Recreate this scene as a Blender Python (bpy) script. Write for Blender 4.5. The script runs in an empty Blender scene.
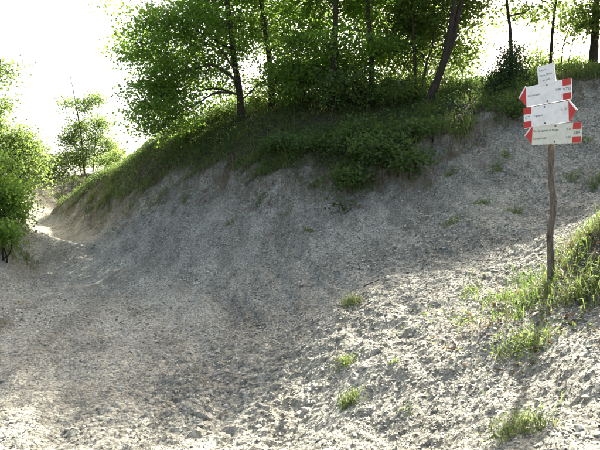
import bpy, math, random
import numpy as np
from mathutils import Vector, Matrix

scene = bpy.context.scene
col = scene.collection
PI = math.pi
R = math.radians

# ------------------------------------------------------------------ camera
FPX = 589.0                     # focal length in photo pixels (600 wide)
PITCH = R(1.0)
cam_data = bpy.data.cameras.new('camera')
cam_data.sensor_width = 36.0
cam_data.lens = 36.0 * FPX / 600.0
cam_data.clip_start = 0.05
cam_data.clip_end = 3000.0
cam = bpy.data.objects.new('camera', cam_data)
cam.location = (0, 0, 0)
cam.rotation_euler = (PI / 2 + PITCH, 0, 0)
col.objects.link(cam)
scene.camera = cam

# ------------------------------------------------------------------ sky, sun, exposure
SUN_EL = 42.5
SUN_AZ = 29.5                   # degrees from +Y towards +X
world = bpy.data.worlds.new('World')
scene.world = world
world.use_nodes = True
wn = world.node_tree
wn.nodes.clear()
wo = wn.nodes.new('ShaderNodeOutputWorld')
wb = wn.nodes.new('ShaderNodeBackground')
ws = wn.nodes.new('ShaderNodeTexSky')
ws.sky_type = 'NISHITA'
ws.sun_disc = False
ws.sun_elevation = R(SUN_EL)
ws.sun_rotation = R(SUN_AZ)
ws.air_density = 1.0
ws.dust_density = 8.0
ws.ozone_density = 1.0
wb.inputs['Strength'].default_value = 0.108
wn.links.new(ws.outputs[0], wb.inputs[0])
wn.links.new(wb.outputs[0], wo.inputs[0])

sun_data = bpy.data.lights.new('sun', 'SUN')
sun_data.energy = 5.0
sun_data.angle = R(0.53)
sun_data.color = (1.0, 0.965, 0.91)
sun = bpy.data.objects.new('sun', sun_data)
sun.rotation_euler = (R(90 - SUN_EL), 0, PI - R(SUN_AZ))
sun.location = (10, 20, 25)
col.objects.link(sun)

scene.view_settings.view_transform = 'Standard'
scene.view_settings.look = 'None'
scene.view_settings.exposure = 2.1
scene.view_settings.gamma = 1.0
scene.render.engine = 'CYCLES'
scene.cycles.use_denoising = True
scene.cycles.max_bounces = 8
scene.cycles.diffuse_bounces = 4
scene.cycles.transmission_bounces = 6
scene.cycles.sample_clamp_indirect = 8.0

# ------------------------------------------------------------------ small helpers
def at(px, py, Y):
    """a place in the world seen at photo pixel (px, py) at depth Y"""
    u = (px - 300.0) / FPX
    v = (225.0 - py) / FPX
    d = np.array([u, math.cos(PITCH) - v * math.sin(PITCH), math.sin(PITCH) + v * math.cos(PITCH)])
    return d * (Y / d[1])

def tag(o, label=None, cat=None, group=None, kind=None):
    if label: o['label'] = label
    if cat: o['category'] = cat
    if group: o['group'] = group
    if kind: o['kind'] = kind
    return o

def empty(name, loc=(0, 0, 0), rz=0.0):
    o = bpy.data.objects.new(name, None)
    o.location = tuple(float(v) for v in loc)
    o.rotation_euler = (0, 0, rz)
    o.empty_display_size = 0.1
    col.objects.link(o)
    return o

def fast_mesh(name, V, F, smooth=False, attrs=None):
    V = np.asarray(V, np.float32); F = np.asarray(F, np.int32)
    me = bpy.data.meshes.new(name)
    n = F.shape[1]
    me.vertices.add(len(V)); me.vertices.foreach_set('co', V.ravel())
    me.loops.add(F.size); me.loops.foreach_set('vertex_index', F.ravel())
    me.polygons.add(len(F))
    me.polygons.foreach_set('loop_start', np.arange(0, F.size, n, dtype=np.int32))
    me.polygons.foreach_set('use_smooth', np.full(len(F), bool(smooth)))
    for k, a in (attrs or {}).items():
        at_ = me.attributes.new(k, 'FLOAT', 'POINT')
        at_.data.foreach_set('value', np.asarray(a, np.float32))
    me.update(calc_edges=True)
    return me

def link(name, me, m, parent=None):
    o = bpy.data.objects.new(name, me)
    if m is not None and len(me.materials) == 0: me.materials.append(m)
    col.objects.link(o)
    if parent is not None: o.parent = parent
    return o

# ------------------------------------------------------------------ noise in numpy
def _hash(ix, iy, s):
    h = (ix.astype(np.int64) * 374761393 + iy.astype(np.int64) * 668265263 + s * 1442695041) & 0xffffffff
    h = ((h ^ (h >> 13)) * 1274126177) & 0xffffffff
    h = ((h ^ (h >> 16)) * 2246822519) & 0xffffffff
    return ((h ^ (h >> 15)) & 0xffffff) / float(0x1000000)

def perlin(x, y, s=0):
    x0 = np.floor(x); y0 = np.floor(y)
    fx = x - x0; fy = y - y0
    ux = fx * fx * fx * (fx * (fx * 6 - 15) + 10); uy = fy * fy * fy * (fy * (fy * 6 - 15) + 10)
    def g(dx, dy):
        a = _hash(x0 + dx, y0 + dy, s) * 2 * PI
        return np.cos(a) * (fx - dx) + np.sin(a) * (fy - dy)
    a = g(0, 0); b = g(1, 0); c = g(0, 1); d = g(1, 1)
    return 1.5 * ((a + ux * (b - a)) * (1 - uy) + (c + ux * (d - c)) * uy)

def fbm(x, y, s=0, oct=4, gain=0.5):
    r = 0; a = 1.0; f = 1.0
    for i in range(oct):
        r = r + a * perlin(x * f, y * f, s + i * 17); a *= gain; f *= 2.03
    return r

def chips(x, y, size, s=0):
    """broken flakes: every cell a plane of its own height and tilt (-1..1), and the distance to its joint"""
    x = x / size; y = y / size
    x0 = np.floor(x); y0 = np.floor(y)
    d1 = np.full(x.shape, 9.0); d2 = np.full(x.shape, 9.0)
    out = np.zeros(x.shape)
    for dx in (-1, 0, 1):
        for dy in (-1, 0, 1):
            cx = x0 + dx; cy = y0 + dy
            rx = cx + _hash(cx, cy, s); ry = cy + _hash(cx, cy, s + 1)
            ex = x - rx; ey = y - ry
            d = ex * ex + ey * ey
            h = (_hash(cx, cy, s + 2) - 0.5) * 1.2 + (_hash(cx, cy, s + 3) - 0.5) * 1.6 * ex + (_hash(cx, cy, s + 4) - 0.5) * 1.6 * ey
            near = d < d1
            d2 = np.where(near, d1, np.minimum(d2, d))
            out = np.where(near, h, out)
            d1 = np.minimum(d1, d)
    return out, np.sqrt(d2) - np.sqrt(d1)

def sstep(a, b, x):
    t = np.clip((x - a) / (b - a), 0, 1)
    return t * t * (3 - 2 * t)

# ------------------------------------------------------------------ the lie of the land
PIX = [  # photo pixel, depth in metres
 # the sunken track
 (0,450,4.4),(130,450,4.35),(240,450,4.3),(0,400,5.3),(150,400,5.3),(0,350,6.7),(150,350,6.8),(0,302,9.2),(100,300,9.2),
 (40,260,12.9),(70,255,13.5),(45,236,17.2),(48,226,20),
 # its edge and the foot of the bank
 (200,322,8.0),(160,285,10.3),(110,258,13.3),(85,236,17),
 # the clay face
 (150,235,13.3),(250,242,11),(320,250,9.8),(280,290,8.8),(400,240,9.2),(480,200,9.5),(560,180,9.3),(600,160,9.3),(540,220,8.0),
 (450,255,7.6),(380,275,7.4),(320,310,7.2),
 # upper edge of the clay
 (95,208,18.5),(150,200,16),(200,188,14.5),(260,190,13),(320,200,12),(380,205,11),(430,190,10.8),(470,150,11.3),(500,120,12),(560,95,12.5),(600,85,12.5),
 # the ridge
 (90,186,21),(130,165,20),(150,147,19),(200,132,17.5),(250,122,16.5),(330,108,15.5),(400,100,15),(450,92,15),(500,82,15),(550,75,15),(600,72,15),
 # knoll where the track bends away, and the left bank
 (60,205,23.5),(100,174,26.5),(60,176,26.5),(30,184,25),(80,190,24.6),(50,192,24.4),(30,215,21.5),(0,190,22),
 (25,262,12.7),(0,225,12.5),(18,215,16),(0,180,16),(-60,200,12),(0,270,11.3),(-60,290,9),(-120,250,9),(-100,400,5.5),(-200,350,6),
 # the sunlit mound round the signpost
 (270,440,4.4),(300,420,4.6),(240,395,5.3),(350,295,6.3),(300,340,5.8),(350,370,4.9),(400,330,5.4),(440,270,6.4),(400,420,4.05),
 (350,450,3.95),(450,360,4.5),(450,450,3.45),(520,370,4.0),(500,430,3.4),(600,450,2.75),(600,370,3.4),(551,278,5.5),(510,310,4.9),
 (515,258,6.6),(600,300,4.4),(578,238,5.3),(600,217,5.5),(600,207,7.0)]
WORLD_PTS = [(-1,0,-2.0),(-1,-6,-2.6),(2,0,-1.5),(4,-4,-1.4),(6,4,.7),(5,1,-.2),(9,8,2.3),(12,6,3),(15,12,4.2),(20,20,4),(12,16,4.2),
 (-6,26,2.2),(0,23,3.0),(8,22,3.6),(-3,40,.5),(10,40,.5),(25,40,1),(-12,45,0),(-17,30,2.6),(-12,10,2.5),(-6,4,-1),(-12,0,0),(-16,20,4),(-10,33,1.3),(-7,33,1.3),(-15,37,.3),(-6,29,2.0),(-11.5,30,1.9),(-20,-10,-1),(15,-10,0)]
CP = np.array([at(*p) for p in PIX] + WORLD_PTS, float)

def _tps(r2):
    return 0.5 * r2 * np.log(r2 + 1e-12)
def _fit():
    n = len(CP); P = CP[:, :2]
    r2 = ((P[:, None] - P[None]) ** 2).sum(-1)
    K = _tps(r2) + np.eye(n) * 0.06
    Q = np.c_[np.ones(n), P]
    A = np.block([[K, Q], [Q.T, np.zeros((3, 3))]])
    return np.linalg.solve(A, np.r_[CP[:, 2], 0, 0, 0])
W_ = _fit()

def base_height(x, y):
    x = np.asarray(x, float); y = np.asarray(y, float)
    sh = x.shape; x = x.ravel(); y = y.ravel()
    out = np.empty(x.size)
    for i in range(0, x.size, 40000):
        xx = x[i:i + 40000]; yy = y[i:i + 40000]
        r2 = (xx[:, None] - CP[None, :, 0]) ** 2 + (yy[:, None] - CP[None, :, 1]) ** 2
        out[i:i + 40000] = _tps(r2) @ W_[:-3] + W_[-3] + W_[-2] * xx + W_[-1] * yy
    # beyond the place itself the hill falls away to low country
    cx, cy = 0.0, 15.0
    d = np.hypot((x - cx) / 1.0, (y - cy) / 1.25)
    f = sstep(18, 45, d)
    far = -3.0 - 10.0 * sstep(40, 200, d) + 2.0 * perlin(x * .02, y * .02, 5)
    out = out * (1 - f) + far * f
    return out.reshape(sh)

EDGE = np.array([at(*p)[:2] for p in [(60,222,21.5),(90,205,18.6),(120,199,17),(150,197,16.2),(200,184,14.8),(250,180,13.5),(300,186,12.7),(340,190,12.1),(380,185,11.8),
                                     (410,176,11.7),(440,152,12.0),(470,138,11.75),(500,120,12.05),(525,110,12.2),(560,100,12.45),(600,96,11.95)]])
EDGE = np.vstack([[[-9, 24.5]], EDGE, [[11.5, 11.6]], [[20, 12]]])

def edge_dist(x, y):
    """signed distance to the upper edge of the clay, positive on the grassy side"""
    x = np.asarray(x, float); y = np.asarray(y, float)
    best = np.full(x.shape, 1e9); sgn = np.ones(x.shape)
    for (ax, ay), (bx, by) in zip(EDGE[:-1], EDGE[1:]):
        dx, dy = bx - ax, by - ay
        t = np.clip(((x - ax) * dx + (y - ay) * dy) / (dx * dx + dy * dy), 0, 1)
        ex = x - (ax + t * dx); ey = y - (ay + t * dy)
        d = ex * ex + ey * ey
        s = np.sign(dx * (y - ay) - dy * (x - ax))
        m = d < best
        best = np.where(m, d, best); sgn = np.where(m, s, sgn)
    return np.sqrt(best) * sgn

TRACK = np.array([(-1.2,-6),(-1.2,0),(-1.25,4.4),(-1.45,5.3),(-1.95,6.8),(-3.2,9.2),(-4.4,11),(-5.3,13.2),(-7.2,17.2),(-8.6,20),(-10.3,23),(-13,26)], float)
TRACK_W = np.array([1.5,1.4,1.25,1.3,1.5,1.55,1.45,1.25,1.0,.95,.95,.95])
def track_dist(x, y):
    """distance from the track's centre line over its half width"""
    x = np.asarray(x, float); y = np.asarray(y, float)
    best = np.full(x.shape, 1e9); along = np.zeros(x.shape)
    for i in range(len(TRACK) - 1):
        (ax, ay), (bx, by) = TRACK[i], TRACK[i + 1]
        dx, dy = bx - ax, by - ay
        t = np.clip(((x - ax) * dx + (y - ay) * dy) / (dx * dx + dy * dy), 0, 1)
        w = TRACK_W[i] + t * (TRACK_W[i + 1] - TRACK_W[i])
        d = np.hypot(x - (ax + t * dx), y - (ay + t * dy)) / w
        best = np.minimum(best, d)
    return best

def track_lat(x, y):
    """how far to the right of the track's centre line, over its half width"""
    best = np.full(np.shape(x), 1e9); lat = np.zeros(np.shape(x))
    for i in range(len(TRACK) - 1):
        (ax, ay), (bx, by) = TRACK[i], TRACK[i + 1]
        dx, dy = bx - ax, by - ay
        t = np.clip(((x - ax) * dx + (y - ay) * dy) / (dx * dx + dy * dy), 0, 1)
        w = TRACK_W[i] + t * (TRACK_W[i + 1] - TRACK_W[i])
        d = np.hypot(x - (ax + t * dx), y - (ay + t * dy)) / w
        m = d < best
        lat = np.where(m, d * np.sign(dy * (x - ax) - dx * (y - ay)), lat); best = np.where(m, d, best)
    return lat

HUMMOCK = at(582, 262, 5.15)
def edge_noise(x, y):
    return .5 * perlin(x * 1.1, y * 1.1, 3) + .3 * perlin(x * 2.9, y * 2.9, 4) + .12 * perlin(x * 8, y * 8, 14)
def veg_mask(x, y):
    """how far plants and dark soil cover the clay, 0..1"""
    e = edge_dist(x, y) + edge_noise(x, y)
    v = sstep(-0.1, 0.35, e)
    # the bank on the other side of the track
    td = track_dist(x, y)
    left = sstep(-5.5, -6.0, x) * sstep(1.5, 2.0, td + .3 * perlin(x, y, 8)) * (edge_dist(x, y) < 0.3)
    left = np.where(y < 8, sstep(-3.6, -4.2, x), left)
    v = np.maximum(v, left)
    # knoll at the bend
    v = np.maximum(v, sstep(22.0, 23.5, y + .6 * perlin(x * .8, y * .8, 9)) * .8)
    # hummock behind the signpost
    h = np.hypot((x - HUMMOCK[0]) / .85, (y - HUMMOCK[1]) / .75) + .25 * perlin(x * 2.5, y * 2.5, 6)
    v = np.maximum(v, .9 * sstep(1.05, .6, h))
    return np.clip(v, 0, 1)

def mid_height(x, y):
    """the land with its bumps but without single flakes"""
    z = base_height(x, y)
    td = track_dist(x, y)
    on = sstep(1.15, .8, td)
    z = z + (1 - .55 * on) * (.055 * perlin(x * 1.1, y * 1.1, 21) + .035 * perlin(x * 2.7, y * 2.7, 22)) + .016 * perlin(x * 6.1, y * 6.1, 23)
    # rain gullies and slip lines down the clay face
    e = edge_dist(x, y)
    bank = sstep(0.2, -.6, e) * (1 - on) * sstep(6.2, 7.5, y)
    g = perlin(x * 2.2 + .35 * y, y * .55, 31) + .5 * perlin(x * 5.0 + .8 * y, y * 1.1, 32)
    z = z - bank * .13 * np.abs(g) + bank * .03 * perlin(x * .7, y * 3.4, 33)
    # turf lip standing over the clay
    z = z + .20 * sstep(-.10, .06, e + edge_noise(x, y)) * sstep(2.8, .6, e)
    la = track_lat(x, y) + .12 * perlin(x * .5, y * .5, 26)
    z = z - sstep(1.3, .9, td) * sstep(30, 20, y) * .045 * (np.exp(-((la - .5) / .13) ** 2) + np.exp(-((la + .5) / .13) ** 2))
    z = z + on * (.05 * perlin(x * 1.9 + 7, y * 1.5, 24) + .03 * np.abs(perlin(x * 3.4, y * 3.0, 25)))
    return z

def full_height(x, y):
    z = mid_height(x, y)
    td = track_dist(x, y)
    on = sstep(1.1, .75, td)
    veg = veg_mask(x, y)
    near = sstep(9, 5, y)
    toe = np.exp(-(((x + .62) / .8) ** 2 + ((y - 5.0) / .9) ** 2)) + .8 * np.exp(-(((x + 1.05) / .7) ** 2 + ((y - 6.6) / 1.1) ** 2))      # where the mound crumbles on to the track
    rough = (1 - .5 * on) * (1 - .6 * veg) * (.75 + .5 * perlin(x * .9, y * .9, 41)) + 1.2 * toe
    rough = rough * (1 + .9 * sstep(6.5, 9, y) * (1 - on))
    rough = np.clip(rough, .22, 2.4)
    wx = x + .03 * perlin(x * 9, y * 9, 50); wy = y + .03 * perlin(x * 9, y * 9, 51)
    c1, j1 = chips(wx, wy * 1.25, .17, 61)
    c2, j2 = chips(wx, wy * 1.3, .085, 71)
    c3, j3 = chips(wx, wy * 1.2, .33, 81)
    z = z + rough * (.015 * c1 + .014 * c2 + .010 * c3 - .014 * sstep(.16, 0, j1) - .009 * sstep(.2, 0, j2))
    z = z + .010 * fbm(x * 7, y * 7, 91, 3)
    return z

# ------------------------------------------------------------------ node materials
def new_mat(name):
    m = bpy.data.materials.new(name); m.use_nodes = True
    nt = m.node_tree; nt.nodes.clear()
    return m, nt
def N(nt, t, **kw):
    n = nt.nodes.new(t)
    for k, v in kw.items():
        if k in n.inputs.keys(): n.inputs[k].default_value = v
        else: setattr(n, k, v)
    return n
def ramp(nt, stops):
    n = nt.nodes.new('ShaderNodeValToRGB')
    e = n.color_ramp.elements
    while len(e) < len(stops): e.new(.5)
    for i, (p, c) in enumerate(stops):
        e[i].position = p; e[i].color = (*c, 1)
    return n
def mixrgb(nt, kind, fac, a, b):
    n = nt.nodes.new('ShaderNodeMix'); n.data_type = 'RGBA'; n.blend_type = kind
    for s, v in ((n.inputs[0], fac), (n.inputs[6], a), (n.inputs[7], b)):
        if hasattr(v, 'is_output'): nt.links.new(v, s)
        elif isinstance(v, (int, float)): s.default_value = v
        else: s.default_value = (*v, 1)
    return n.outputs[2]

def ground_material():
    m, nt = new_mat('clay_ground')
    L = nt.links.new
    out = N(nt, 'ShaderNodeOutputMaterial'); b = N(nt, 'ShaderNodeBsdfPrincipled', Roughness=.95)
    b.inputs['Specular IOR Level'].default_value = .15
    tc = N(nt, 'ShaderNodeTexCoord')
    P = tc.outputs['Object']
    big = N(nt, 'ShaderNodeTexNoise', Scale=.8, Detail=5.0); L(P, big.inputs['Vector'])
    r1 = ramp(nt, [(.3, (.31, .298, .232)), (.55, (.385, .370, .29)), (.75, (.445, .428, .338))]); L(big.outputs[0], r1.inputs[0])
    fine = N(nt, 'ShaderNodeTexNoise', Scale=34.0, Detail=6.0, Roughness=.7); L(P, fine.inputs['Vector'])
    r2 = ramp(nt, [(.34, (.38, .38, .39)), (.5, (1, 1, 1)), (.66, (1.5, 1.49, 1.46))]); L(fine.outputs[0], r2.inputs[0])
    c = mixrgb(nt, 'MULTIPLY', 1.0, r1.outputs[0], r2.outputs[0])
    vo = N(nt, 'ShaderNodeTexVoronoi', Scale=26.0); vo.feature = 'F1'; L(P, vo.inputs['Vector'])
    vr = ramp(nt, [(0, (.7, .7, .7)), (1, (1.28, 1.28, 1.28))]); L(vo.outputs['Color'], vr.inputs[0])
    c = mixrgb(nt, 'MULTIPLY', .8, c, vr.outputs[0])
    # yellowish clay stains
    st = N(nt, 'ShaderNodeTexNoise', Scale=1.7, Detail=4.0); L(P, st.inputs['Vector'])
    sr = ramp(nt, [(.52, (0, 0, 0)), (.72, (1, 1, 1))]); L(st.outputs[0], sr.inputs[0])
    c = mixrgb(nt, 'MIX', N_mul(nt, sr.outputs[0], .35), c, (.40, .35, .25))
    # damp streaks running down the slope
    mp = N(nt, 'ShaderNodeMapping'); mp.inputs['Scale'].default_value = (1.6, .45, .45); mp.inputs['Rotation'].default_value = (0, 0, R(-18)); L(P, mp.inputs[0])
    dk = N(nt, 'ShaderNodeTexNoise', Scale=1.5, Detail=5.0, Roughness=.6); L(mp.outputs[0], dk.inputs['Vector'])
    dr = ramp(nt, [(.40, (.70, .69, .67)), (.56, (1.05, 1.05, 1.05))]); L(dk.outputs[0], dr.inputs[0])
    c = mixrgb(nt, 'MULTIPLY', .75, c, dr.outputs[0])
    # humus washed out under the turf
    hu = N(nt, 'ShaderNodeAttribute', attribute_name='humus')
    hn = N(nt, 'ShaderNodeTexNoise', Scale=4.0, Detail=6.0, Roughness=.7); L(P, hn.inputs['Vector'])
    hr = ramp(nt, [(.42, (0, 0, 0)), (.62, (1, 1, 1))]); L(hn.outputs[0], hr.inputs[0])
    hm = N(nt, 'ShaderNodeMath'); hm.operation = 'MULTIPLY'; L(hu.outputs['Fac'], hm.inputs[0]); L(hr.outputs[0], hm.inputs[1])
    c = mixrgb(nt, 'MIX', hm.outputs[0], c, (.155, .125, .085))
    # soil under the plants
    va = N(nt, 'ShaderNodeAttribute', attribute_name='veg')
    so = N(nt, 'ShaderNodeTexNoise', Scale=5.0, Detail=6.0); L(P, so.inputs['Vector'])
    srr = ramp(nt, [(.3, (.045, .038, .024)), (.55, (.085, .072, .042)), (.75, (.12, .115, .055))]); L(so.outputs[0], srr.inputs[0])
    c = mixrgb(nt, 'MIX', va.outputs['Fac'], c, srr.outputs[0])
    L(c, b.inputs['Base Color'])
    b1 = N(nt, 'ShaderNodeBump', Strength=1.0, Distance=.035); L(vo.outputs['Distance'], b1.inputs['Height']); b1.invert = True
    n2 = N(nt, 'ShaderNodeTexNoise', Scale=70.0, Detail=5.0, Roughness=.65); L(P, n2.inputs['Vector'])
    b2 = N(nt, 'ShaderNodeBump', Strength=.9, Distance=.02); L(n2.outputs[0], b2.inputs['Height']); L(b1.outputs[0], b2.inputs['Normal'])
    L(b2.outputs[0], b.inputs['Normal'])
    L(b.outputs[0], out.inputs[0])
    return m
def N_mul(nt, sock, f):
    n = nt.nodes.new('ShaderNodeMath'); n.operation = 'MULTIPLY'; nt.links.new(sock, n.inputs[0]); n.inputs[1].default_value = f
    return n.outputs[0]

def leaf_material(name, dark, light, trans, tfac=.45):
    m, nt = new_mat(name); L = nt.links.new
    out = N(nt, 'ShaderNodeOutputMaterial')
    a = N(nt, 'ShaderNodeAttribute', attribute_name='tint')
    r = ramp(nt, [(0, dark), (1, light)]); L(a.outputs['Fac'], r.inputs[0])
    t = ramp(nt, [(0, tuple(.7 * v for v in trans)), (1, trans)]); L(a.outputs['Fac'], t.inputs[0])
    p = N(nt, 'ShaderNodeBsdfPrincipled', Roughness=.55); p.inputs['Specular IOR Level'].default_value = .3
    tr = N(nt, 'ShaderNodeBsdfTranslucent')
    L(r.outputs[0], p.inputs['Base Color']); L(t.outputs[0], tr.inputs['Color'])
    mx = N(nt, 'ShaderNodeMixShader'); mx.inputs[0].default_value = tfac
    L(p.outputs[0], mx.inputs[1]); L(tr.outputs[0], mx.inputs[2]); L(mx.outputs[0], out.inputs[0])
    return m

def noise_material(name, c0, c1, scale=8.0, stretch=(1, 1, 1), rough=.85, bump=.4, bdist=.01, spec=.2):
    m, nt = new_mat(name); L = nt.links.new
    out = N(nt, 'ShaderNodeOutputMaterial'); b = N(nt, 'ShaderNodeBsdfPrincipled', Roughness=rough)
    b.inputs['Specular IOR Level'].default_value = spec
    tc = N(nt, 'ShaderNodeTexCoord'); mp = N(nt, 'ShaderNodeMapping'); mp.inputs['Scale'].default_value = stretch
    L(tc.outputs['Object'], mp.inputs[0])
    n = N(nt, 'ShaderNodeTexNoise', Scale=scale, Detail=6.0, Roughness=.65); L(mp.outputs[0], n.inputs['Vector'])
    r = ramp(nt, [(.32, c0), (.68, c1)]); L(n.outputs[0], r.inputs[0]); L(r.outputs[0], b.inputs['Base Color'])
    bp = N(nt, 'ShaderNodeBump', Strength=bump, Distance=bdist); L(n.outputs[0], bp.inputs['Height']); L(bp.outputs[0], b.inputs['Normal'])
    L(b.outputs[0], out.inputs[0])
    return m

M = {}
M['ground'] = ground_material()
M['stone'] = noise_material('marl_stone', (.30, .285, .235), (.46, .44, .37), 14, bump=.6)
M['chip'] = leaf_material('marl_chip', (.14, .135, .106), (.57, .552, .435), (.1, .1, .1), 0.0)
for n_ in M['chip'].node_tree.nodes:
    if n_.type == 'BSDF_PRINCIPLED': n_.inputs['Roughness'].default_value = .95; n_.inputs['Specular IOR Level'].default_value = .08
M['bark'] = noise_material('bark', (.020, .017, .012), (.060, .050, .037), 9, (3, 3, .7), bump=.9, bdist=.03)
M['post'] = noise_material('weathered_wood', (.06, .048, .036), (.23, .195, .15), 14, (5, 5, .9), bump=.9, bdist=.012)
M['oak_leaf'] = leaf_material('oak_leaf', (.055, .115, .024), (.125, .21, .046), (.32, .52, .07), .55)
M['light_leaf'] = leaf_material('young_leaf', (.055, .10, .022), (.11, .17, .045), (.30, .42, .09), .48)
M['dark_leaf'] = leaf_material('shade_leaf', (.045, .085, .022), (.11, .17, .048), (.17, .28, .05), .4)
M['hummock_grass'] = leaf_material('fresh_grass', (.06, .13, .022), (.12, .19, .045), (.22, .36, .06), .40)
M['needle'] = leaf_material('juniper_needle', (.024, .052, .020), (.065, .11, .042), (.07, .13, .03), .3)
M['grass'] = leaf_material('grass_blade', (.07, .125, .03), (.17, .205, .07), (.26, .34, .08), .40)
M['dry_grass'] = leaf_material('dry_grass', (.16, .125, .065), (.34, .29, .17), (.30, .25, .12), .3)
M['litter'] = leaf_material('dead_leaf', (.10, .065, .035), (.27, .20, .13), (.22, .13, .06), .25)

# ------------------------------------------------------------------ terrain: path, clay bank, hillside
def axis(lo_dense, hi_dense, step, lo, hi, g1, lim_lo, lim_hi):
    a = list(np.arange(lo_dense, hi_dense + 1e-6, step))
    s = step; v = a[-1]
    while v < hi:
        s *= g1 if v < lim_hi else 1.22
        v += s; a.append(v)
    s = step; v = a[0]; b = []
    while v > lo:
        s *= g1 if v > lim_lo else 1.22
        v -= s; b.append(v)
    return np.array(b[::-1] + a)

gx = axis(-2.9, 3.1, .026, -500, 500, 1.0052, -11.5, 9.5)
gy = axis(2.7, 7.6, .026, -300, 900, 1.0060, 2.6, 27)
GX, GY = np.meshgrid(gx, gy)
GZ = full_height(GX, GY)
VEG = veg_mask(GX, GY)
ED = edge_dist(GX, GY)
HUM = np.clip(sstep(-1.5, 0, ED + .8 * perlin(GX * .9, GY * .9, 15)) * (ED < .6), 0, 1) * .8
nx, ny = len(gx), len(gy)
TV = np.stack([GX, GY, GZ], -1).reshape(-1, 3)
idx = np.arange(nx * ny).reshape(ny, nx)
TF = np.stack([idx[:-1, :-1], idx[:-1, 1:], idx[1:, 1:], idx[1:, :-1]], -1).reshape(-1, 4)
# slope of the land, for what grows on it
du = np.gradient(GZ, axis=1) / np.gradient(GX, axis=1); dv = np.gradient(GZ, axis=0) / np.gradient(GY, axis=0)
TN = np.stack([-du, -dv, np.ones_like(du)], -1); TN /= np.linalg.norm(TN, axis=-1, keepdims=True); TN = TN.reshape(-1, 3)
fc = TV[TF].mean(1)
jit = .18 * perlin(fc[:, 0] * 1.4, fc[:, 1] * 1.4, 7)
ftrack = (track_dist(fc[:, 0], fc[:, 1]) + jit) < 1.0
fhill = (edge_dist(fc[:, 0], fc[:, 1]) + jit > 0.1) | (fc[:, 1] > 24) | (np.abs(fc[:, 0]) > 14) | (fc[:, 1] < -6)
fhill |= (fc[:, 0] < -5.6) & (track_dist(fc[:, 0], fc[:, 1]) > 1) & (edge_dist(fc[:, 0], fc[:, 1]) < 0)
ftrack &= ~((fc[:, 1] > 27) | (fc[:, 1] < -6))
fhill &= ~ftrack
piece_objs = {}
for nm, sel in (('path', ftrack), ('hillside', fhill), ('clay_bank', ~(ftrack | fhill))):
    f = TF[sel]
    used, inv = np.unique(f, return_inverse=True)
    me = fast_mesh(nm, TV[used], inv.reshape(-1, 4), False, {'veg': VEG.ravel()[used], 'humus': HUM.ravel()[used]})
    piece_objs[nm] = tag(link(nm, me, M['ground']), kind='structure')
path_o, hill_o, bank_o = piece_objs['path'], piece_objs['hillside'], piece_objs['clay_bank']

from bisect import bisect_right
def ground_z(x, y):
    """the height of the terrain mesh at any place"""
    x = np.asarray(x, float); y = np.asarray(y, float)
    i = np.clip(np.searchsorted(gx, x) - 1, 0, nx - 2); j = np.clip(np.searchsorted(gy, y) - 1, 0, ny - 2)
    tx = (x - gx[i]) / (gx[i + 1] - gx[i]); ty = (y - gy[j]) / (gy[j + 1] - gy[j])
    return (GZ[j, i] * (1 - tx) + GZ[j, i + 1] * tx) * (1 - ty) + (GZ[j + 1, i] * (1 - tx) + GZ[j + 1, i + 1] * tx) * ty
def ground_n(x, y):
    i = np.clip(np.searchsorted(gx, x) - 1, 0, nx - 2); j = np.clip(np.searchsorted(gy, y) - 1, 0, ny - 2)
    return TN.reshape(ny, nx, 3)[j, i]
def on_ground(px, py, y0=2.6, y1=32):
    """where the sight line of a photo pixel meets the land"""
    ys = np.linspace(y0, y1, 4000)
    p = at(px, py, 1.0)
    z = ground_z(p[0] * ys, ys)
    k = np.argmax(z >= p[2] * ys)
    Y = ys[k] if (z >= p[2] * ys).any() else ys[-1]
    return np.array([p[0] * Y, Y, float(ground_z(p[0] * Y, Y))])

# ------------------------------------------------------------------ plants: leaves, tubes, blades
def unit(v):
    return v / np.maximum(np.linalg.norm(v, axis=-1, keepdims=True), 1e-9)

def leaf_arrays(C, size, rng, up=.7, aspect=.62, tint=None):
    n = len(C)
    nrm = rng.normal(size=(n, 3)); nrm[:, 2] += up * 1.6; nrm = unit(nrm)
    d = rng.normal(size=(n, 3)); d = unit(d - (d * nrm).sum(1)[:, None] * nrm)
    s = np.cross(nrm, d)
    L = size[:, None]; Wd = L * aspect * .5
    fold = rng.uniform(.05, .3, (n, 1)) * Wd
    b = C - d * L * .5; t = C + d * L * .5 - nrm * L * rng.uniform(0, .2, (n, 1))
    l = C - d * L * .02 + s * Wd + nrm * fold; r = C - d * L * .02 - s * Wd + nrm * fold
    V = np.stack([b, l, t, r], 1).reshape(-1, 3)
    k = np.arange(n)[:, None] * 4
    F = np.concatenate([k + [0, 2, 1], k + [0, 3, 2]], 0)
    if tint is None: tint = rng.uniform(0, 1, n)
    return V, F, np.repeat(tint, 4)

class Tubes:
    def __init__(s): s.V = []; s.F = []; s.n = 0
    def add(s, pts, rad, sides=6):
        pts = np.asarray(pts, float); rad = np.asarray(rad, float)
        t = unit(np.gradient(pts, axis=0))
        ref = np.array([.31, .94, .12])
        a = unit(np.cross(t, ref)); b = np.cross(t, a)
        th = np.arange(sides) * 2 * PI / sides
        ring = pts[:, None] + rad[:, None, None] * (np.cos(th)[None, :, None] * a[:, None] + np.sin(th)[None, :, None] * b[:, None])
        m = len(pts)
        s.V.append(ring.reshape(-1, 3))
        i = np.arange(m - 1)[:, None] * sides; k = np.arange(sides)[None]; k2 = (k + 1) % sides
        s.F.append(np.stack([i + k, i + k2, i + sides + k2, i + sides + k], -1).reshape(-1, 4) + s.n)
        s.n += m * sides
    def mesh(s, name, smooth=True):
        return fast_mesh(name, np.concatenate(s.V), np.concatenate(s.F), smooth)

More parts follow.
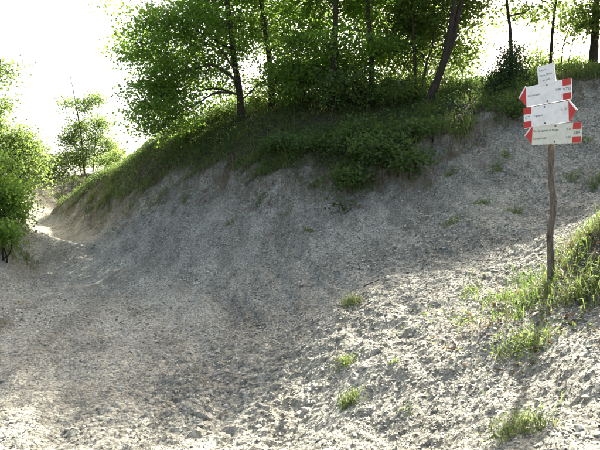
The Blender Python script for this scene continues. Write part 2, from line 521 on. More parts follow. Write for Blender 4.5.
def curve_pts(ctrl, n, rng=None, wob=0.0):
    """smooth line through control points"""
    c = np.asarray(ctrl, float)
    t = np.linspace(0, len(c) - 1, n)
    P = np.vstack([2 * c[0] - c[1], c, 2 * c[-1] - c[-2]])
    i = np.minimum(t.astype(int), len(c) - 2); f = (t - i)[:, None]
    p0, p1, p2, p3 = P[i], P[i + 1], P[i + 2], P[i + 3]
    q = .5 * ((2 * p1) + (-p0 + p2) * f + (2 * p0 - 5 * p1 + 4 * p2 - p3) * f ** 2 + (-p0 + 3 * p1 - 3 * p2 + p3) * f ** 3)
    if rng is not None and wob:
        w = rng.normal(0, wob, (n, 3)); w[0] = 0
        q = q + np.cumsum(w, 0) * .5
    return q

def make_tree(name, label, cat, group, trunks, blobs, leaf_mat, seed, leaf=.095, per=55, spread=(.27, .27, .11), limbs=18, extra=(), up=1.0, bark='bark', aspect=.7, dens=2.9):
    """trunks: [(control points, base radius, top radius)]; blobs: [(centre, radii, clusters)]; extra: further limbs with leaf sprays at their ends"""
    rng = np.random.default_rng(seed)
    base = np.array(trunks[0][0][0], float)
    root = empty(name, base)
    tag(root, label, cat, group)
    T = Tubes(); nodes = []; nrad = []
    for it, (ctrl, r0, r1) in enumerate(trunks):
        p = curve_pts(ctrl, 26, rng, .012)
        k = np.linspace(0, 1, 26)
        rad = r0 + (r1 - r0) * k ** .8
        if r0 > .05 and it == 0: rad = rad * (1 + .5 * np.exp(-k * 26 / 1.2)) * (1 + .05 * rng.normal(size=26))
        T.add(p - base, rad, 9 if r0 > .08 else 6)
        nodes.append(p[5:]); nrad.append(rad[5:])
    nodes = np.concatenate(nodes); nrad = np.concatenate(nrad)
    cl = []; 
    for c, rr, n in blobs:
        c = np.asarray(c, float); rr = np.asarray(rr, float)
        n = int(n * dens)
        u = unit(rng.normal(size=(n, 3))); q = rng.uniform(.12, 1, (n, 1)) ** .45
        k = c + u * q * rr * (1 + .10 * rng.normal(size=(n, 1)))
        cl.append(k)
        for _ in range(max(2, int(limbs * n / max(1, sum(b[2] for b in blobs))))):
            tip = c + unit(rng.normal(size=3)) * rr * rng.uniform(.45, .9)
            d = np.linalg.norm(nodes - tip, axis=1) + 1.2 * np.maximum(0, nodes[:, 2] - (tip[2] - .35 * np.linalg.norm(nodes[:, :2] - tip[:2], axis=1)))
            a = int(np.argmin(d)); A = nodes[a]
            ln = np.linalg.norm(tip - A)
            if ln < .3: continue
            mid = (A + tip) / 2 + np.array([0, 0, .12 * ln]) + rng.normal(0, .08 * ln, 3)
            p = curve_pts([A, mid, tip], 9, rng, .02)
            r = np.linspace(min(nrad[a] * .55, .018 + .014 * ln), .008, 9)
            T.add(p - base, r, 5)
            nodes = np.vstack([nodes, p[2:]]); nrad = np.r_[nrad, r[2:]]
    n_thin = 0
    for ctrl, r0, n in extra:
        p = curve_pts(ctrl, 14, rng, .015)
        r = np.linspace(r0, .006, 14); T.add(p - base, r, 5)
        nodes = np.vstack([nodes, p[6:]]); nrad = np.r_[nrad, r[6:]]
        k = p[rng.integers(8, 14, n)] + rng.normal(0, .12, (n, 3)); cl.append(k); n_thin += n
    thin = np.zeros(sum(len(k) for k in cl), bool)
    if n_thin: thin[-n_thin:] = True
    cl = np.concatenate(cl)
    keep = cl[:, 2] > ground_z(cl[:, 0], cl[:, 1]) + .15
    cl = cl[keep]; thin = thin[keep]
    LC = []; LT = []
    for c, th_ in zip(cl, thin):
        d2 = ((nodes - c) ** 2).sum(1); a = int(np.argmin(d2)); A = nodes[a]; ln = math.sqrt(d2[a])
        if ln > .12:
            mid = (A + c) / 2 + rng.normal(0, .1 * ln, 3)
            T.add(np.array([A, mid, c]) - base, [min(.007 + .004 * ln, nrad[a]), .006, .003], 3)
        m = int(per * rng.uniform(.5, 1.5) * (.35 if th_ else 1))
        sc = rng.uniform(.65, 1.35)
        o = np.clip(rng.normal(0, 1, (m, 3)), -1.7, 1.7) * np.array(spread) * sc
        tilt = rng.normal(0, .25, 2); o[:, 2] += o[:, 0] * tilt[0] + o[:, 1] * tilt[1] - .25 * (o[:, 0] ** 2 + o[:, 1] ** 2)
        LC.append(c + o); LT.append(np.clip(rng.uniform(.15, .85) + rng.normal(0, .18, m), 0, 1))
    LC = np.concatenate(LC); LT = np.concatenate(LT)
    ok = LC[:, 2] > ground_z(LC[:, 0], LC[:, 1]) + .03
    LC = LC[ok]; LT = LT[ok]
    V, F, t = leaf_arrays(LC - base, leaf * rng.uniform(.6, 1.35, len(LC)), rng, up, aspect, LT)
    link('trunk', T.mesh('trunk'), M[bark], root)
    link('crown', fast_mesh('crown', V, F, False, {'tint': t}), M[leaf_mat], root)
    return root

def px_line(pts, Y):
    """control points of a stem from photo pixels; Y a depth or one depth per point"""
    Y = [Y] * len(pts) if np.isscalar(Y) else Y
    return [at(x, y, d) for (x, y), d in zip(pts, Y)]
def rooted(pts, depth=.25):
    """first point moved on to (and a little into) the land"""
    p = [np.array(q, float) for q in pts]
    z = float(ground_z(p[0][0], p[0][1]))
    p[0] = np.array([p[0][0], p[0][1], z - depth])
    return p

# ------------------------------------------------------------------ trees on the ridge
GR = 'leafy trees along the ridge'
make_tree('oak_tree', 'broad oak whose crown hangs furthest out over the path bend', 'tree', GR,
    [(rooted(px_line([(243,128),(240,95),(234,50),(228,5),(224,-40),(226,-85)], 16.7)), .13, .03)],
    [(at(190,48,17.0), (2.0,1.9,1.5), 110), (at(160,105,16.8), (1.05,1.2,.95), 42), (at(228,8,18.0), (1.6,1.6,1.2), 55), (at(225,-45,17), (1.9,2.1,1.35), 60)],
    'oak_leaf', 1, extra=[(px_line([(224,-40),(180,-50),(140,-40),(118,-12),(104,8)], 16.6), .03, 7), (px_line([(180,-50),(150,-30),(130,2),(134,20)], 16.4), .018, 5),
           (px_line([(239,82),(215,66),(190,70),(160,78)], 15.9), .045, 8), (px_line([(240,94),(215,92),(196,104),(178,112)], 15.8), .04, 8), (px_line([(237,72),(222,50),(206,38),(188,26)], 15.9), .035, 8), (px_line([(242,100),(258,84),(272,78)], 15.9), .025, 5)])
make_tree('oak_tree', 'slim straight oak with open sky beside its trunk', 'tree', GR,
    [(rooted(px_line([(273,116),(270,60),(262,0),(258,-50),(256,-95)], 17.0)), .10, .03)],
    [(at(288,25,18.6), (1.5,1.4,1.1), 50), (at(265,-55,17.6), (2.1,2.2,1.5), 80)], 'oak_leaf', 2, dens=2.4)
make_tree('oak_tree', 'thick dark oak above the deepest shade of the slope', 'tree', GR,
    [(rooted(px_line([(335,108),(334,60),(336,10),(341,-40),(338,-100)], 15.2)), .12, .03)],
    [(at(308,62,16.2), (1.1,1.1,.9), 38), (at(350,38,14.5), (.8,.5,.5), 7), (at(300,30,16.5), (1.0,.9,.9), 16), (at(332,-5,16.6), (1.8,1.6,1.2), 65), (at(338,-50,15.4), (2.3,2.1,1.0), 70)], 'oak_leaf', 3, dens=2.4)
make_tree('oak_tree', 'upright oak with bare lower trunk between the thick and the leaning ones', 'tree', GR,
    [(rooted(px_line([(373,97),(370,45),(367,0),(371,-50),(372,-105)], 15.3)), .09, .03)],
    [(at(390,22,17.0), (1.4,1.3,1.1), 48), (at(352,66,16.6), (.9,.9,.6), 18), (at(392,50,14.8), (.6,.5,.4), 6), (at(400,5,15.4), (1.0,.9,.7), 14), (at(380,-48,15.6), (2.2,2.1,1.0), 66)], 'oak_leaf', 4, dens=2.4)
make_tree('oak_tree', 'leaning oak with its trunk forked in two', 'tree', GR,
    [(rooted(px_line([(420,112),(440,74),(453,20),(462,-40),(466,-95)], 14.0)), .12, .03),
     (px_line([(440,74),(452,44),(462,5),(478,-50),(490,-85)], 14.0), .09, .03)],
    [(at(428,8,15.6), (1.2,1.2,.9), 38), (at(458,44,15.6), (.55,.6,.65), 15), (at(440,-42,14.8), (1.5,1.9,.9), 64), (at(476,-38,14.8), (1.0,1.5,.5), 24), (at(470,8,15.4), (.5,.6,.4), 9)], 'light_leaf', 5, dens=2.5)
make_tree('young_tree', 'thin young tree with two slender stems next to the forked oak', 'tree', GR,
    [(rooted(px_line([(416,94),(414,40),(412,-20),(410,-60)], 14.9)), .045, .015), (rooted(px_line([(418,93),(426,66),(434,44),(437,0)], 14.9)), .04, .012)],
    [(at(406,40,16.0), (.9,.9,.85), 26), (at(411,-35,15.6), (1.2,1.2,.7), 28)], 'light_leaf', 6, dens=2.3)
make_tree('slender_tree', 'slender bare-stemmed tree rising out of the dark juniper', 'tree', GR,
    [(rooted(px_line([(511,84),(511,40),(508,0),(505,-40),(508,-75)], 15.1)), .055, .02)],
    [(at(512,-36,15.0), (1.4,1.5,.40), 34), (at(530,8,15.6), (.8,.8,.28), 6)], 'light_leaf', 7, dens=2.7)
make_tree('slender_tree', 'thin leaning sapling behind the top of the signpost', 'tree', GR,
    [(rooted(px_line([(549,72),(552,35),(555,0),(558,-40),(560,-70)], 15.8)), .05, .02),
     (rooted(px_line([(559,70),(563,45),(573,15),(585,-30)], 16.2)), .02, .01), (rooted(px_line([(562,72),(575,40),(590,15),(600,-20)], 16.4)), .015, .008)],
    [(at(566,-36,15.0), (1.4,1.5,.40), 34), (at(570,15,16.6), (.8,.8,.4), 7)], 'light_leaf', 8, dens=2.7)
make_tree('oak_tree', 'stout oak at the top of the bare clay beyond the signs', 'tree', GR,
    [(rooted(px_line([(591,76),(595,40),(597,0),(602,-40),(606,-75)], 14.9)), .13, .04)],
    [(at(620,-38,14.6), (1.8,1.8,.48), 48), (at(592,18,14.6), (.45,.5,.3), 9)], 'light_leaf', 9, dens=2.7)
make_tree('oak_tree', 'oak shading the clay from beside the stout one', 'tree', GR,
    [(rooted([at(690,75,14.0), at(694,0,14.0), at(690,-75,14.0), at(680,-180,14.0)]), .12, .04)],
    [(at(700,-15,14.0), (1.9,1.8,.7), 60), (at(676,-188,14.0), (1.0,1.0,.9), 42)], 'light_leaf', 10, dens=2.7)
# ------------------------------------------------------------------ brush behind and below the trees
GB = 'bushes on the ridge'
def bush(name, label, px, py, Y, blobs, mat, seed, n_stem=5, leaf=.075, per=60, group=GB, spread=(.2, .2, .1), r=.02, cat='bush', up=.6, aspect=.7, dens=1.9):
    rng = np.random.default_rng(seed + 900)
    b = at(px, py, Y); z = float(ground_z(b[0], b[1])); base = np.array([b[0], b[1], z])
    C = [np.asarray(c, float) for c, _, _ in blobs]
    tr = []
    for k in range(n_stem):
        c = C[k % len(C)] + rng.normal(0, .18, 3)
        s = base + np.array([rng.normal(0, .1), rng.normal(0, .1), 0]); s[2] = float(ground_z(s[0], s[1])) - .08
        tr.append(([s, (s * .45 + c * .55) + rng.normal(0, .07, 3), c], r, .006))
    tr[0][0][0] = base - np.array([0, 0, .08])
    return make_tree(name, label, cat, group, tr, blobs, mat, seed, leaf, per, spread, 6, up=up, aspect=aspect, dens=dens)

bush('hazel_bush', 'leafy hazel growing between the slim oak and the thick dark one', 300, 112, 16.2, [(at(300,85,16.2), (1.0,1.0,.8), 50)], 'oak_leaf', 21)
bush('hazel_bush', 'leafy hazel at the foot of the thick dark oak', 352, 105, 15.0, [(at(350,88,15.0), (.95,.9,.6), 42)], 'dark_leaf', 22)
bush('hazel_bush', 'bright hazel at the foot of the leaning forked oak', 400, 104, 14.7, [(at(396,92,14.8), (.8,.8,.45), 26)], 'light_leaf', 23)
bush('hazel_bush', 'low pale bush under the outer branches of the broad oak', 215, 128, 18.5, [(at(205,118,18.5), (1.2,.9,.45), 26)], 'light_leaf', 24)
bush('hazel_bush', 'sunlit bush on the crest between the forked oak and the juniper', 470, 88, 16.4, [(at(462,80,16.0), (.6,.7,.35), 12)], 'light_leaf', 25)
bush('hazel_bush', 'sunlit bush on the crest directly behind the signs', 535, 76, 16.6, [(at(534,64,16.6), (.6,.7,.45), 12), (at(556,66,17), (.6,.6,.3), 7)], 'light_leaf', 26)
bush('hazel_bush', 'small bright bush on the crest between sapling and stout oak', 578, 72, 17.0, [(at(572,62,17), (.45,.5,.25), 8)], 'light_leaf', 27)
bush('hazel_bush', 'tall pale hazel behind the slim oak on the far side of the crest', 285, 112, 19.0, [(at(282,88,19), (1.1,.9,.7), 26), (at(305,70,19.2), (.8,.8,.7), 16)], 'light_leaf', 31, 6, .09)
bush('hazel_bush', 'tall pale hazel behind the thick oak on the far side of the crest', 345, 108, 18.4, [(at(335,70,18.4), (1.0,.8,.7), 20), (at(352,92,18.2), (.9,.8,.45), 16)], 'light_leaf', 32, 6, .09)
bush('hazel_bush', 'tall pale hazel behind the young tree on the far side of the crest', 410, 98, 18.0, [(at(395,70,18), (1.0,.8,.65), 18), (at(422,72,18), (.9,.8,.65), 18)], 'light_leaf', 33, 6, .09)
bush('hazel_bush', 'pale bush behind the leaning trunk on the far side of the crest', 448, 92, 17.6, [(at(450,66,17.6), (.75,.7,.75), 18)], 'light_leaf', 34, 5, .09)
bush('hazel_bush', 'pale bush behind the trunk of the broad oak', 250, 122, 19.5, [(at(248,104,19.5), (1.0,.8,.55), 18)], 'light_leaf', 35, 5, .09)
bush('juniper_bush', 'dark green juniper standing on the crest of the clay bank', 508, 112, 13.3,
     [(at(502,100,13.3), (.72,.5,.42), 54), (at(521,102,13.3), (.35,.35,.30), 18), (at(510,78,13.4), (.36,.35,.40), 34), (at(512,60,13.5), (.12,.12,.28), 12), (at(492,88,13.4), (.22,.22,.28), 12), (at(526,84,13.5), (.16,.16,.28), 10), (at(484,104,13.2), (.35,.35,.35), 16), (at(532,108,13.2), (.3,.3,.2), 10)],
     'needle', 28, 9, .07, 60, None, (.15, .15, .16), .02, 'juniper', .1, .4)
bush('juniper_bush', 'spreading juniper on the slope beneath the forked oak', 470, 116, 13.0,
     [(at(472,112,13.0), (.6,.5,.28), 24), (at(490,118,12.8), (.4,.4,.25), 14), (at(452,118,12.9), (.35,.4,.2), 10)], 'needle', 29, 6, .07, 75, None, (.13, .13, .10), .02, 'juniper', .2, .4)

# shrubs that hang over the clay
GO = 'shrubs hanging over the edge of the clay'
def hang(label, px, py, rx, rz, n, mat, seed, leaf=.07):
    b = on_ground(px, py)
    c = b + np.array([0, -.05, rz * .6])
    return bush('overhanging_shrub', label, *( (px, py, b[1]) ), [(c, (rx, rx * .8, rz), n)], mat, seed, 4, leaf, 60, GO, (.16, .16, .09), .012, 'shrub')
hang('largest dark shrub spilling over the clay below the trees', 385, 165, .7, .38, 24, 'dark_leaf', 41)
hang('shrub creeping down the clay beneath the largest one', 350, 188, .45, .24, 13, 'dark_leaf', 42)
hang('small trailing shrub lowest down the clay face', 345, 210, .25, .12, 6, 'dark_leaf', 43)
hang('shrub with dead twigs at the upper side of the largest one', 415, 170, .4, .22, 11, 'dark_leaf', 44)
hang('shrub above the trailing ones in the deep shade', 355, 160, .5, .28, 14, 'dark_leaf', 45)
hang('wide low shrub between the thick oak and the largest overhanging shrub', 375, 140, .8, .25, 20, 'dark_leaf', 46)
hang('green bush under the thick dark oak on the turf', 320, 150, .6, .2, 14, 'dark_leaf', 47)
hang('leafy bush on the turf below the forked oak', 432, 140, .55, .28, 22, 'dark_leaf', 48)
hang('low scrub on the crest slope between juniper and signs', 515, 118, .5, .22, 16, 'dark_leaf', 50)
hang('round bush on the turf near the slim oak', 285, 150, .45, .18, 9, 'dark_leaf', 49)

# trees and bushes at the bend
GL = 'trees and bushes at the bend of the path'
make_tree('young_tree', 'light green young tree with bare top twig on the knoll', 'tree', GL,
    [(rooted(px_line([(86,178),(80,130),(76,105),(70,76)], 28)), .05, .012), (rooted(px_line([(92,178),(96,135),(100,100)], 28)), .03, .01), (rooted(px_line([(84,178),(74,140),(66,108)], 28)), .03, .01)],
    [(at(88,158,28), (.95,.9,.5), 18), (at(70,140,28), (.45,.5,.4), 7), (at(80,128,28), (.45,.5,.4), 8), (at(68,104,28), (.30,.3,.25), 4), (at(86,106,28), (.32,.4,.35), 6), (at(97,98,28), (.25,.3,.25), 4),
     (at(102,124,28), (.40,.4,.40), 6), (at(110,146,28), (.40,.4,.35), 6), (at(96,140,28), (.4,.4,.4), 7), (at(64,158,28), (.4,.4,.3), 6)], 'light_leaf', 61, .10, 42, (.26, .26, .16), 12, dens=3.6)
make_tree('young_tree', 'round yellow-green tree beside the path opposite the ridge', 'tree', GL,
    [(rooted(px_line([(8,205),(12,170),(15,140)], 17.5)), .06, .02), (rooted(px_line([(-4,205),(-10,150),(-6,90),(0,60)], 17.2)), .05, .015)],
    [(at(20,165,17.5), (.75,.8,.75), 40), (at(8,135,17.4), (.55,.6,.55), 18), (at(30,145,17.6), (.4,.4,.4), 9), (at(-6,72,17), (.6,.6,.35), 10), (at(-22,130,17.3), (1.0,1.0,1.2), 36), (at(2,100,17.4), (.3,.4,.3), 4)], 'light_leaf', 62, .085, 55, (.24, .24, .14), dens=1.9)
bush('roadside_bush', 'dense dark bush leaning over the left edge of the path', 2, 215, 13.2, [(at(0,198,13.2), (.65,.7,.6), 46), (at(-14,178,13.2), (.8,.7,.7), 36), (at(10,218,13.2), (.36,.4,.25), 12)], 'oak_leaf', 63, 6, .07, 70, GL)
bush('roadside_bush', 'small bush low on the left bank above the path', 2, 240, 11.8, [(at(2,235,11.8), (.3,.3,.2), 14)], 'oak_leaf', 64, 4, .06, 60, GL, (.15,.15,.1))
bush('roadside_bush', 'pale bush on the knoll left of the young tree', 48, 178, 26.5, [(at(46,168,26.5), (1.1,.9,.55), 26)], 'light_leaf', 65, 4, .1, 45, GL)
bush('roadside_bush', 'pale bush on the knoll where it meets the ridge', 112, 172, 26, [(at(113,160,26), (.85,.7,.45), 18)], 'light_leaf', 66, 4, .1, 45, GL)

# ------------------------------------------------------------------ grass
def blade_arrays(B, length, width, rng, lean=.5, droop=None, tint=None):
    """curved blades of two joints: B roots (n,3)"""
    n = len(B)
    a = rng.uniform(0, 2 * PI, n); h = np.stack([np.cos(a), np.sin(a), np.zeros(n)], 1)
    if droop is not None: h = unit(h * .6 + droop)
    s = np.stack([-h[:, 1], h[:, 0], np.zeros(n)], 1)
    L = length[:, None]; k = (lean * rng.uniform(.3, 1.5, n))[:, None]
    up = np.array([0, 0, 1.0])
    p1 = B + L * .5 * unit(up + h * k * .5)
    p2 = p1 + L * .5 * unit(up * (1 - .9 * k) + h * k * 1.6)
    w = width[:, None] * .5
    V = np.stack([B - s * w, B + s * w, p1 + s * w * .8, p1 - s * w * .8, p2], 1).reshape(-1, 3)
    o = np.arange(n)[:, None] * 5
    F = np.concatenate([o + [0, 1, 2], o + [0, 2, 3], o + [3, 2, 4]], 0)
    if tint is None: tint = rng.uniform(0, 1, n)
    return V, F, np.repeat(tint, 5)

def scatter(rng, n, box, dens):
    x0, x1, y0, y1 = box
    x = rng.uniform(x0, x1, n); y = rng.uniform(y0, y1, n)
    k = rng.uniform(0, 1, n) < dens(x, y)
    x = x[k]; y = y[k]
    return np.stack([x, y, ground_z(x, y)], 1)

rng = np.random.default_rng(77)
def ridge_dens(x, y):
    e = edge_dist(x, y)
    d = veg_mask(x, y) * (.45 + .6 * perlin(x * .9, y * .9, 101) + .5 * perlin(x * 2.6, y * 2.6, 102))
    return np.where((e > -.3) & (e < 5.5), np.clip(d, 0.08 * (veg_mask(x, y) > .5), 1), 0)
Bp = scatter(rng, 190000, (-10, 9.5, 9.5, 23), ridge_dens)
n = len(Bp)
slope = -ground_n(Bp[:, 0], Bp[:, 1]); slope[:, 2] = 0
edge_near = np.exp(-np.abs(edge_dist(Bp[:, 0], Bp[:, 1])) / .35)
V, F, t = blade_arrays(Bp, rng.uniform(.05, .16, n) * (.6 + 1.5 * sstep(-.1, .5, perlin(Bp[:, 0] * 1.9, Bp[:, 1] * 1.9, 103))) * (1 + .7 * edge_near), rng.uniform(.010, .022, n), rng, .8, -slope * 1.5, np.clip(.45 + .5 * perlin(Bp[:, 0] * .8, Bp[:, 1] * .8, 111) + rng.normal(0, .15, n), 0, 1))
tag(link('grass', fast_mesh('grass', V, F, False, {'tint': t}), M['grass']), 'long green grass covering the slope under the ridge trees', 'grass', kind='stuff')

Bp = scatter(rng, 60000, (-10, 9.5, 9.5, 23), lambda x, y: np.where(np.abs(edge_dist(x, y) - .1) < .5, .4 * sstep(-.1, .4, perlin(x * 1.2, y * 1.2, 121) + .25), 0) + .06 * (edge_dist(x, y) > .3))
n = len(Bp); slope = ground_n(Bp[:, 0], Bp[:, 1]).copy(); slope[:, 2] = 0
V, F, t = blade_arrays(Bp, rng.uniform(.12, .34, n), rng.uniform(.006, .014, n), rng, 1.1, slope * 1.5)
tag(link('dry_grass', fast_mesh('dry_grass', V, F, False, {'tint': t}), M['dry_grass']), 'dry straw-coloured grass and roots along the turf edge', 'grass', kind='stuff')

# ground cover of small leaves under the trees
Cp = scatter(rng, 260000, (-10, 9.5, 9.5, 23), lambda x, y: np.where((edge_dist(x, y) > -.15) & (edge_dist(x, y) < 5), veg_mask(x, y) * np.clip(.5 + .8 * perlin(x * .7 + 3, y * .7, 131), .12, 1), 0))
n = len(Cp); Cp[:, 2] += rng.uniform(.02, .22, n)
V, F, t = leaf_arrays(Cp, rng.uniform(.035, .085, n), rng, .9, .6, np.clip(.5 + .4 * perlin(Cp[:, 0], Cp[:, 1], 133) + rng.normal(0, .2, n), 0, 1))
tag(link('ground_cover', fast_mesh('ground_cover', V, F, False, {'tint': t}), M['dark_leaf']), 'low leafy ground cover on the shaded slope under the trees', 'ground cover', kind='stuff')

# grass on the knoll and the left bank
def left_dens(x, y):
    v = veg_mask(x, y) * (track_dist(x, y) > 1.15)
    return np.where(((x < -5.2) & (edge_dist(x, y) < .2) & (y > 8)) | (y > 22), v * np.clip(.4 + .8 * perlin(x * .8, y * .8, 141), .03, 1), 0)
Bp = scatter(rng, 90000, (-17, -2, 8, 30), left_dens)
n = len(Bp)
V, F, t = blade_arrays(Bp, rng.uniform(.10, .32, n), rng.uniform(.014, .03, n), rng, .8, None, np.clip(.6 + .4 * perlin(Bp[:, 0], Bp[:, 1], 143) + rng.normal(0, .15, n), 0, 1))
tag(link('grass', fast_mesh('grass', V, F, False, {'tint': t}), M['grass']), 'grass on the knoll and bank across the path', 'grass', kind='stuff')

# grass on the hummock by the signpost
def hum_dens(x, y):
    h = np.hypot((x - HUMMOCK[0]) / 1.0, (y - HUMMOCK[1]) / .9) + .3 * perlin(x * 2.5, y * 2.5, 6)
    return sstep(1.15, .5, h) * np.clip(.35 + 1.0 * perlin(x * 2.2, y * 2.2, 151), 0, 1)
Bp = scatter(rng, 13000, (1.0, 4.2, 3.6, 6.6), hum_dens)
n = len(Bp)
V, F, t = blade_arrays(Bp, rng.uniform(.06, .24, n), rng.uniform(.004, .009, n), rng, .75)
tag(link('grass', fast_mesh('grass', V, F, False, {'tint': t}), M['hummock_grass']), 'tall sunlit grass on the hummock behind the signpost', 'grass', kind='stuff')
Bp = scatter(rng, 9000, (1.0, 4.2, 3.4, 6.6), lambda x, y: hum_dens(x + .2, y + .2) * .8)
n = len(Bp)
V, F, t = blade_arrays(Bp, rng.uniform(.08, .26, n), rng.uniform(.003, .006, n), rng, 1.3)
tag(link('dry_grass', fast_mesh('dry_grass', V, F, False, {'tint': t}), M['dry_grass']), 'dry bleached grass among the green on the hummock', 'grass', kind='stuff')

Cp = scatter(rng, 15000, (.9, 4.2, 3.2, 6.6), lambda x, y: sstep(1.35, .4, np.hypot((x - HUMMOCK[0] + .15) / 1.15, (y - HUMMOCK[1] + .15) / 1.1) + .35 * perlin(x * 3.1, y * 3.1, 155)) * np.clip(.2 + 1.2 * perlin(x * 4.0, y * 4.0, 156), 0, 1))
n = len(Cp); Cp[:, 2] += rng.uniform(.01, .07, n)
V, F, t = leaf_arrays(Cp, rng.uniform(.02, .05, n), rng, .9, .42)
tag(link('ground_cover', fast_mesh('ground_cover', V, F, False, {'tint': t}), M['light_leaf']), 'small-leaved herbs creeping over the hummock round the signpost', 'ground cover', kind='stuff')

# dead leaves
def litter_dens(x, y):
    h = np.hypot((x - HUMMOCK[0] + .1) / 1.3, (y - HUMMOCK[1] + .5) / 1.3) + .3 * perlin(x * 2, y * 2, 161)
    return sstep(1.1, .3, h)
Cp = scatter(rng, 3000, (.8, 4.0, 2.8, 6.6), litter_dens)
Cp2 = scatter(rng, 26000, (-10, 9.5, 10, 20), lambda x, y: np.where((edge_dist(x, y) > -.6) & (edge_dist(x, y) < 3), .4, 0.0))
Cp = np.vstack([Cp, Cp2]); n = len(Cp); Cp[:, 2] += .012
V, F, t = leaf_arrays(Cp, rng.uniform(.03, .07, n), rng, 1.6, .6)
tag(link('leaf_litter', fast_mesh('leaf_litter', V, F, False, {'tint': t}), M['litter']), 'brown dead leaves scattered under the trees and round the hummock', 'leaf litter', kind='stuff')

# ------------------------------------------------------------------ single tufts and small plants
def tuft(label, px, py, nb, length, spread, seed, mat='grass', group=None, leafy=0, width=.006):
    rg = np.random.default_rng(seed + 3000)
    b = on_ground(px, py)
    root = empty('grass_tuft', b)
    tag(root, label, 'grass tuft', group)
    xy = rg.normal(0, spread, (nb, 2))
    B = np.c_[xy[:, 0] + b[0], xy[:, 1] + b[1]]; z = ground_z(B[:, 0], B[:, 1]) - .01
    P = np.c_[B, z] - b
    V, F, t = blade_arrays(P, length * rg.uniform(.45, 1.2, nb), width * rg.uniform(.6, 1.4, nb), rg, .95)
    kb = link('blades', fast_mesh('blades', V, F, False, {'tint': t}), M[mat], root); tag(kb, kind='stuff')
    nd = nb // 3
    P2 = P[rg.integers(0, nb, nd)]
    V, F, t = blade_arrays(P2, length * rg.uniform(.3, .9, nd), width * .8 * rg.uniform(.6, 1.4, nd), rg, 1.3)
    tag(link('dead_blades', fast_mesh('dead_blades', V, F, False, {'tint': t}), M['dry_grass'], root), kind='stuff')
    if leafy:
        C = P[rg.integers(0, nb, leafy)] + rg.normal(0, spread * .6, (leafy, 3)) * [1, 1, 0] + np.c_[np.zeros((leafy, 2)), rg.uniform(.01, length * .6, leafy)]
        V, F, t = leaf_arrays(C, rg.uniform(.02, .05, leafy), rg, .8, .45)
        tag(link('leaves', fast_mesh('leaves', V, F, False, {'tint': t}), M['light_leaf'], root), kind='stuff')
    return root

tuft('grass tuft on the crest of the sunlit mound where the shade begins', 351, 303, 130, .15, .05, 1)
tuft('light green tuft halfway up the sunlit mound above a paler one', 346, 363, 90, .12, .05, 2, leafy=30)
tuft('yellowish tuft on the sunlit mound below a light green one', 350, 403, 120, .15, .04, 3)
tuft('spiky green plant low beside the shadow of the signpost', 519, 428, 200, .13, .085, 4, leafy=60)
tuft('leafy clump at the broken edge of the hummock beside the post shadow', 525, 345, 260, .16, .10, 5, leafy=110)
tuft('small tuft between the mound crest and the signpost', 472, 290, 60, .09, .05, 6, leafy=20)
tuft('tuft at the foot of the wooden signpost', 545, 290, 150, .18, .09, 7, leafy=60)
tuft('tall grass tuft next to the foot of the signpost', 572, 300, 170, .27, .10, 8, leafy=20)
tuft('bright grass tuft on the outer side of the hummock', 592, 290, 140, .25, .09, 9, leafy=20)
tuft('drooping tuft crowning the hummock', 585, 238, 220, .20, .10, 10)
tuft('bleached tuft on the hummock directly behind the post', 566, 252, 160, .16, .08, 11, 'dry_grass')
tuft('low herb clump on the clay between mound and hummock', 500, 302, 110, .10, .07, 12, leafy=60)
tuft('tiny seedling by itself on the sunlit mound', 394, 362, 14, .06, .015, 13, leafy=8)
tuft('tiny tuft low on the sunlit mound', 408, 410, 30, .07, .03, 14)
GT = 'small grass tufts on the shaded clay face'
SMALL = [(450,175,.15,'dark tuft on the clay beside the shrub with dead twigs'),
 (497,170,.13,'low grass tuft on the clay midway between shrubs and signpost'),
 (482,203,.10,'fresh green seedling clump on bare clay below the midway tuft'),
 (516,213,.15,'dull tuft over a small hollow in the clay behind the post'),
 (452,222,.10,'thin tuft on the clay straight below the dark one by the shrub'),
 (506,155,.12,'tuft on the clay just under the lowest sign board'),
 (232,223,.13,'lone green tuft halfway down the clay near the path side'),
 (186,200,.12,'tuft just under the turf edge near the path bend'),
 (308,232,.12,'tuft on the clay downhill of the trailing shrub'),
 (285,214,.10,'sparse tuft on the clay between lone tuft and trailing shrub'),
 (596,186,.20,'yellow-green leafy tuft on the clay above the hummock'),
 (572,178,.11,'tuft on the clay beyond the post, above the hummock'),
 (470,142,.13,'tuft at the turf edge below the spreading juniper'),
 (260,202,.11,'tuft hanging under the turf edge beneath the slim oak'),
 (585,140,.11,'tuft high on the clay beneath the stout oak'),
 (430,186,.13,'brownish tuft under the shrub with dead twigs')]
for i, (x, y, h, lb) in enumerate(SMALL):
    tuft(lb, x, y, 110, h * .85, .07, 100 + i, group=GT, leafy=90 if i % 3 else 40, width=.006, mat='dry_grass' if i in (9, 15) else 'grass')
for i, (x, y, L_, lb) in enumerate([(398,168,.42,'bleached dry tuft hanging in the shrub with dead twigs'), (378,178,.36,'dry brown tuft hanging below the largest shrub'),
        (410,182,.30,'short dry tuft on the clay lip beside the shrubs'), (330,178,.30,'dry tuft on the turf edge above the trailing shrub'), (225,182,.28,'dry tuft on the turf edge below the broad oak'), (455,150,.26,'dry tuft on the turf edge below the forked oak')]):
    tuft(lb, x, y, 150, L_, .13, 300 + i, group='dry tufts along the clay lip', width=.008, mat='dry_grass')
